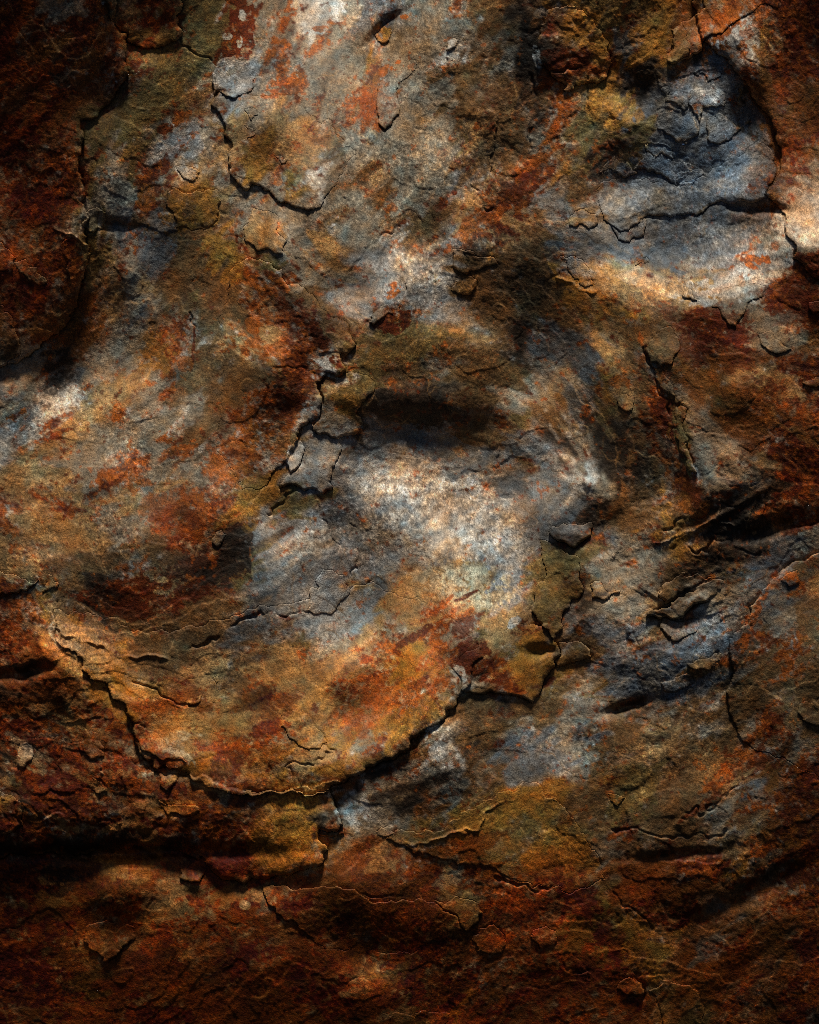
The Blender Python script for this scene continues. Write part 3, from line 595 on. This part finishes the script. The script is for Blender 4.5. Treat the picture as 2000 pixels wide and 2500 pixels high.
part('scab', [(1912, 1412), (1922, 1400), (1940, 1396), (1952, 1406), (1946, 1424), (1925, 1432), (1910, 1424)], 6, P_BROWN, rnd=6, mineral='r', mk=1.5, label='round orange rust scab')
part('flake', [(1947, 1720), (1990, 1705), (2040, 1700), (2040, 1760), (1970, 1765), (1950, 1745)], 6, P_BROWN, rnd=8)
part('flake', [(1580, 845), (1600, 811), (1640, 803), (1660, 825), (1672, 850), (1656, 880), (1620, 891), (1590, 880)], 8, rnd=6, mineral='b', mk=1.0, label='round brown flake')
for pts, th, mn in [([(1598, 905), (1625, 892), (1632, 920), (1648, 945), (1640, 972), (1620, 950), (1602, 930)], 7, 'o'), ([(1505, 975), (1520, 960), (1545, 965), (1548, 990), (1530, 1005), (1512, 998)], 7, 't'),
                    ([(1735, 752), (1756, 752), (1776, 790), (1796, 794), (1806, 775), (1822, 740), (1860, 730), (1850, 700), (1760, 710)], 5, 'g'), ([(1850, 815), (1880, 805), (1900, 830), (1930, 850), (1900, 862), (1860, 850)], 5, 'g'),
                    ([(1970, 740), (1985, 730), (2040, 720), (2040, 762), (1985, 762)], 7, 'd'), ([(1970, 930), (1985, 915), (2040, 930), (2040, 945), (1990, 942)], 6, 'o'),
                    ([(1648, 985), (1662, 980), (1680, 1050), (1694, 1120), (1698, 1160), (1682, 1140), (1662, 1060)], 9, 'o'), ([(1640, 1040), (1652, 1036), (1650, 1075), (1640, 1085)], 4, 'y'),
                    ([(1550, 650), (1552, 640), (1570, 632)], 4, 'g'), ([(1665, 705), (1690, 700), (1700, 720), (1680, 732), (1668, 722)], 8, 'g')]:
    part('flake', pts, th, rnd=6, mineral=mn, mk=.5, jag=.8)
part('flake', [(1740, 2070), (1700, 2066)] and [(967, 2028), (1007, 2031), (1031, 2021), (1056, 2025), (1088, 2015), (1113, 1999), (1129, 1981), (1161, 1974), (1190, 1954), (1238, 1922), (1275, 1918), (1315, 1920), (1370, 1960), (1420, 2060), (1480, 2150),
    (1400, 2182), (1330, 2166), (1262, 2146), (1180, 2115), (1110, 2112), (1000, 2070), (950, 2055)], 6, rnd=5, fade=((1250, 2190), (1180, 2060)), mineral='y', mk=.4, label='broad ochre sheet right of the shelf')
part('flake', [(640, 2165), (700, 2160), (815, 2165), (860, 2175), (890, 2190), (905, 2205), (940, 2200), (1040, 2190), (1070, 2205), (1100, 2225), (1115, 2250), (1130, 2265), (1000, 2330), (800, 2300), (690, 2250)], 8, rnd=6, fade=((850, 2330), (850, 2220)))
part('flake', [(1065, 2192), (1110, 2185), (1160, 2190), (1182, 2220), (1166, 2246), (1136, 2263), (1115, 2245), (1100, 2220), (1080, 2205)], 8, rnd=6, mineral='t', mk=.6, label='pale tan triangular flake')
part('flake', [(199, 2276), (227, 2263), (284, 2246), (325, 2250), (336, 2263), (322, 2290), (290, 2330), (260, 2343), (227, 2316), (207, 2290)], 10, rnd=7, mineral='b', mk=.4)
part('chip', [(438, 2130), (452, 2112), (485, 2108), (496, 2130), (484, 2158), (460, 2160), (442, 2148)], 16, rnd=9, mineral='b', mk=.5)
part('chip', [(918, 2034), (935, 2022), (960, 2024), (968, 2034), (950, 2046), (925, 2046)], 5, rnd=5, mineral='g', mk=.8)
part('block', [(776, 2026), (822, 2012), (824, 2028), (800, 2038), (776, 2042)], 10, rnd=5, mineral='k', mk=.8)
part('flake', [(1588, 2418), (1618, 2392), (1640, 2398), (1680, 2401), (1702, 2422), (1722, 2462), (1732, 2700), (1650, 2700), (1605, 2460)], 10, rnd=8, mineral='o', mk=.5)
part('flake', [(1510, 2400), (1545, 2385), (1572, 2400), (1562, 2430), (1530, 2440), (1505, 2425)], 9, rnd=9, mineral='b', mk=.5)
part('flake', [(955, 2480), (975, 2460), (1000, 2478), (1050, 2465), (1090, 2470), (1080, 2700), (930, 2700)], 8, rnd=6, mineral='o', mk=.5)
part('flake', [(1150, 2285), (1170, 2265), (1210, 2262), (1235, 2285), (1230, 2320), (1200, 2336), (1165, 2325)], 4, rnd=5, mineral='b', mk=.4)
part('flake', [(1310, 2270), (1335, 2255), (1355, 2270), (1350, 2300), (1320, 2315), (1308, 2295)], 6, rnd=6)
part('flake', [(1510, 1938), (1535, 1945), (1518, 1965), (1500, 1960), (1484, 1940)], 6, rnd=5, mineral='y', mk=.8)
part('chip', [(455, 1712), (480, 1700), (497, 1690), (494, 1704), (475, 1716), (460, 1718)], 6, P_TAN, rnd=5, mineral='t', mk=1.0)
part('chip', [(325, 1772), (345, 1770), (372, 1784), (400, 1810), (440, 1830), (455, 1858), (400, 1852), (345, 1832), (330, 1805)], 7, P_TAN, rnd=8)
part('chip', [(520, 1668), (532, 1660), (545, 1672), (530, 1680)], 4, P_TAN, rnd=4, mineral='t', mk=.8)
part('flake', [(690, 1752), (720, 1738), (760, 1745), (790, 1775), (800, 1810), (760, 1830), (705, 1810), (692, 1780)], 5, P_TAN, rnd=6)
part('strip', [(560, 1930), (640, 1926), (720, 1916), (780, 1908), (838, 1902), (843, 1912), (806, 1928), (735, 1934), (640, 1942)], 12, P_TAN, rnd=7, mineral='t', mk=.4)
part('flake', [(380, 1860), (430, 1868), (436, 1885), (420, 1915), (400, 1922), (385, 1900)], 8, P_SHELF, rnd=7)
part('flake', [(385, 1945), (420, 1958), (470, 1970), (480, 1978), (455, 1995), (410, 1980)], 12, P_SHELF, rnd=9, mineral='y', mk=.4)
part('chip', [(235, 1912), (260, 1918), (268, 1932), (250, 1940), (228, 1926)], 8, P_SHELF, rnd=5, mineral='t', mk=.8)
part('flake', [(20, 1930), (45, 1950), (50, 2000), (30, 2030), (-30, 2040), (-30, 1930)], 8, P_SHELF, rnd=8)
part('chip', [(205, 1812), (240, 1805), (262, 1820), (258, 1845), (235, 1856), (208, 1842)], 9, rnd=8)
part('chip', [(48, 1818), (62, 1812), (78, 1826), (82, 1850), (66, 1864), (50, 1856)], 9, rnd=6, mineral='w', mk=.8)
part('flake', [(0, 1395), (30, 1402), (60, 1412), (85, 1415), (60, 1440), (20, 1455), (-30, 1450), (-30, 1390)], 8, rnd=6, mineral='d', mk=.3)
part('flake', [(100, 1420), (115, 1410), (128, 1420), (122, 1434), (108, 1438)], 4, rnd=4)
part('flake', [(520, 1320), (540, 1305), (556, 1316), (548, 1330), (528, 1334)], 6, rnd=5, mineral='g', mk=.8)

# ------------------------------------------------------------------ heights, labels
label_map = np.full(U.shape, -1, dtype=np.int16)
cur = B.copy()
sheets = []
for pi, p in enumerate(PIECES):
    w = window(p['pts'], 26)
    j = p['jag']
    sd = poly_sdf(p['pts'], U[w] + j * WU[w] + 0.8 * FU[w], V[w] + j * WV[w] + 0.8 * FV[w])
    t = np.clip(sd / (p['rnd'] * (0.45 if p['parent'] is not None else 1.0)), 0, 1)
    prof = 0.55 + 0.45 * np.sqrt(1 - (1 - t) ** 2)
    f = 1.0
    if p['parent'] is not None and not p['fade']:      # small flakes grow out of the wall at the top and stand free below
        q = np.array(p['pts']); h0, h1 = q[:, 1].min(), q[:, 1].max(); a = 0.35 * float(np.sin(q[0, 0]))
        tt = ((V[w] - h0) + a * (U[w] - q[:, 0].mean())) / (h1 - h0)
        f = 0.12 + 0.88 * smooth(tt + 0.12 * CW[w], 0.05, 0.95)
    if p['fade']:
        (x0, y0), (x1, y1) = p['fade']
        dx, dy = x1 - x0, y1 - y0
        f = smooth(((U[w] - x0) * dx + (V[w] - y0) * dy) / (dx * dx + dy * dy), 0, 1)
    if p['parent'] is not None: p['thick'] *= 0.75
    h = cur[w] + p['thick'] * prof * f
    inside = sd > 0
    cur[w] = np.where(inside, h, cur[w])
    label_map[w][inside] = pi
    sheets.append((w, h))
    if p['parent'] in (None, FACE):      # a gap weathered out along the joint
        moat = np.exp(-np.clip(-sd, 0, None) / 3.5) * np.clip(0.55 + 0.6 * CW[w], 0, 1.2) * f * min(9.0, 0.55 * p['thick'])
        B[w] -= np.where(inside, 0, moat)
        cur[w] = np.where(inside, cur[w], cur[w] - moat)
    lay(w, 't', 0.6 * np.exp(-np.abs(sd - 1.5) / 2.2) * np.clip(0.4 + CW[w], 0, 1) * f)  # pale line painted where plate edges catch the light
    if p['mineral']:
        lay(w, p['mineral'], min(0.9, 0.75 * p['mk']) * smooth(sd, -1, 3) * np.clip(0.85 + 0.3 * SPK[w], 0, 1.1))

# ------------------------------------------------------------------ final mineral colour per lattice point
gr = np.clip(0.8 + 0.5 * lattice(140), 0.25, 1.5)
tone = np.exp(0.10 * lattice(160) + 0.10 * lattice(40) + 0.10 * ST[0] + 0.10 * ST[1] + 0.08 * ST[2] + 0.10 * lattice(14) + gr * (0.16 * lattice(6.5) + 0.17 * rng.standard_normal(U.shape).astype(np.float32)))
COL = COL * tone[..., None]
warm = 0.10 * lattice(90) + 0.08 * lattice(20)
COL[..., 0] *= 1 + warm; COL[..., 2] *= 1 - warm
# the slate of the pocket and of the ledge below it is blue
blue = np.clip(1.1 * np.exp(-blob(1690, 400, 230, 260) ** 2) + 0.7 * np.exp(-blob(1590, 1580, 210, 130, -20)) + 0.6 * np.exp(-blob(1850, 1380, 120, 50, -25)) + 0.2 * np.exp(-blob(860, 1370, 130, 130)) + 0.2 * np.exp(-blob(330, 600, 90, 100)), 0, 1)[..., None]
COL = COL * (1 + blue * (np.array([0.84, 1.00, 1.20], dtype=np.float32) - 1))
# amber stain along the fold
amber = np.clip(0.9 * np.exp(-blob(300, 1720, 240, 130, 35)) + 0.9 * np.exp(-blob(720, 1740, 330, 120, -22)) + 0.5 * np.exp(-blob(1010, 1600, 140, 90, -40)) + 0.6 * np.exp(-blob(700, 2040, 160, 100)) + 0.5 * np.exp(-blob(1250, 2060, 170, 110, -15)) + 0.10 * ST[2], 0, 1)[..., None]
COL = COL * (1 + amber * (np.array([1.14, 0.90, 0.52], dtype=np.float32) - 1))
# iron wash: seep water has stained the foot of the face, the boulder and the right flank
wash = smooth(V + BV, 1990, 2230) * (1 - 0.55 * smooth(U, 1450, 1750)) + 0.8 * np.exp(-blob(120, 1900, 360, 190, 8)) + 0.5 * np.exp(-blob(60, 1600, 160, 150)) + 0.45 * np.exp(-blob(1950, 300, 130, 330))
wash = np.clip(wash + 0.75 * np.exp(-blob(40, 420, 170, 520)) + 0.5 * np.exp(-blob(1900, 950, 170, 300)) + 0.25 * np.exp(-blob(1850, 2250, 260, 300)) + 0.12 * lattice(90) + 0.06 * ST[1], 0, 1)[..., None]
COL = COL * (1 + wash * (np.array([0.98, 0.55, 0.22], dtype=np.float32) - 1))
COL = np.clip(COL, 0.004, 0.75)

# ------------------------------------------------------------------ material
def rock_material(name, rough_lo, rough_hi, bump):
    m = bpy.data.materials.new(name); m.use_nodes = True
    nt = m.node_tree; n = nt.nodes; l = nt.links
    bs = n["Principled BSDF"]
    at = n.new("ShaderNodeAttribute"); at.attribute_name = "mineral"
    co = n.new("ShaderNodeTexCoord")
    n1 = n.new("ShaderNodeTexNoise"); n1.inputs["Scale"].default_value = 260; n1.inputs["Detail"].default_value = 3; n1.inputs["Roughness"].default_value = .7
    n2 = n.new("ShaderNodeTexNoise"); n2.inputs["Scale"].default_value = 340; n2.inputs["Detail"].default_value = 2
    for x in (n1, n2): l.new(co.outputs["Object"], x.inputs["Vector"])
    mr = n.new("ShaderNodeMapRange"); mr.inputs[1].default_value = .3; mr.inputs[2].default_value = .7; mr.inputs[3].default_value = .52; mr.inputs[4].default_value = 1.52
    l.new(n2.outputs["Fac"], mr.inputs[0])
    mul = n.new("ShaderNodeMix"); mul.data_type = 'RGBA'; mul.blend_type = 'MULTIPLY'; mul.inputs[0].default_value = 1.0
    l.new(at.outputs["Color"], mul.inputs[6]); l.new(mr.outputs[0], mul.inputs[7])
    l.new(mul.outputs[2], bs.inputs["Base Color"])
    rr = n.new("ShaderNodeMapRange"); rr.inputs[3].default_value = rough_lo; rr.inputs[4].default_value = rough_hi
    l.new(n1.outputs["Fac"], rr.inputs[0]); l.new(rr.outputs[0], bs.inputs["Roughness"])
    bs.inputs["Specular IOR Level"].default_value = .26
    bp = n.new("ShaderNodeBump"); bp.inputs["Strength"].default_value = bump; bp.inputs["Distance"].default_value = .0035
    l.new(n1.outputs["Fac"], bp.inputs["Height"]); l.new(bp.outputs[0], bs.inputs["Normal"])
    return m
MAT = rock_material("weathered_rock", .38, .78, .5)
MAT_SLATE = rock_material("split_slate", .34, .7, .8)

# ------------------------------------------------------------------ meshes
fc = label_map[:-1, :-1]
def world_pos(u, v, h):
    k = 1.0 - h / 1000.0 / DIST
    return np.stack([(u - 1000) / 1000 * k, -h / 1000, ZC + (1250 - v) / 1000 * k], -1)
def build(pi):
    if pi < 0:
        w = (slice(0, NV), slice(0, NU)); H = B; depth = 70.0; nm = 'rock_wall'
    else:
        w, H = sheets[pi]; nm = PIECES[pi]['name']; depth = PIECES[pi]['back'] or (PIECES[pi]['thick'] + 22.0)
    j0, j1, i0, i1 = w[0].start, w[0].stop, w[1].start, w[1].stop
    F = fc[j0:min(j1, NV) - 1, i0:min(i1, NU) - 1] == pi
    if not F.any(): return None
    nv, nu = H.shape
    jj, ii = np.nonzero(F)
    a = jj * nu + ii
    quads = np.stack([a, a + nu, a + nu + 1, a + 1], -1)
    used = np.zeros(nv * nu, dtype=bool); used[quads] = True
    idx = np.full(nv * nu, -1, dtype=np.int64); ids = np.nonzero(used)[0]; idx[ids] = np.arange(len(ids))
    Uw, Vw = U[w].ravel()[ids], V[w].ravel()[ids]; Hh = H.ravel()[ids]
    top = world_pos(Uw, Vw, Hh); col = COL[w].reshape(-1, 3)[ids]
    quads = idx[quads]
    # back wall along the rim, so every slab is a solid with real thickness
    P = np.pad(F, 1)
    rim = []
    for (dj, di, c0, c1) in ((-1, 0, 3, 0), (1, 0, 1, 2), (0, -1, 0, 1), (0, 1, 2, 3)):
        m = ~P[1 + dj:P.shape[0] - 1 + dj, 1 + di:P.shape[1] - 1 + di][jj, ii]
        rim.append(quads[m][:, [c0, c1]])
    rim = np.concatenate(rim)
    rv = np.unique(rim); back = np.full(len(ids), -1, dtype=np.int64); back[rv] = len(ids) + np.arange(len(rv))
    bk = world_pos(Uw[rv], Vw[rv], Hh[rv] - depth)
    wall = np.stack([rim[:, 1], rim[:, 0], back[rim[:, 0]], back[rim[:, 1]]], -1)
    verts = np.concatenate([top, bk]).astype(np.float32); faces = np.concatenate([quads, wall])
    cols = np.concatenate([col, col[rv]])
    me = bpy.data.meshes.new(nm)
    me.vertices.add(len(verts)); me.vertices.foreach_set("co", verts.ravel())
    me.loops.add(faces.size); me.loops.foreach_set("vertex_index", faces.astype(np.int32).ravel())
    me.polygons.add(len(faces)); me.polygons.foreach_set("loop_start", np.arange(0, faces.size, 4, dtype=np.int32))
    sm = np.ones(len(faces), dtype=bool); sm[len(quads):] = False
    me.update(calc_edges=True)
    me.polygons.foreach_set("use_smooth", sm)
    ca = me.attributes.new("mineral", 'FLOAT_COLOR', 'POINT')
    ca.data.foreach_set("color", np.concatenate([cols, np.ones((len(cols), 1))], 1).astype(np.float32).ravel())
    me.materials.append(MAT_SLATE if pi >= 0 and PIECES[pi]['mineral'] in ('s', 'l') else MAT)
    ob = bpy.data.objects.new(nm, me)
    scene.collection.objects.link(ob)
    return ob
rock = build(-1)
rock["label"] = "stained sandstone and slate rock face filling the whole picture behind the slabs"
rock["category"] = "rock wall"
objs = {-1: rock}
for pi, p in enumerate(PIECES):
    ob = build(pi)
    if ob is None: continue
    objs[pi] = ob
    if p['parent'] is not None:
        ob.parent = objs[p['parent']]
    if p['label']: ob["label"] = p['label']
    if p['category']: ob["category"] = p['category']
    if p['group']: ob["group"] = p['group']
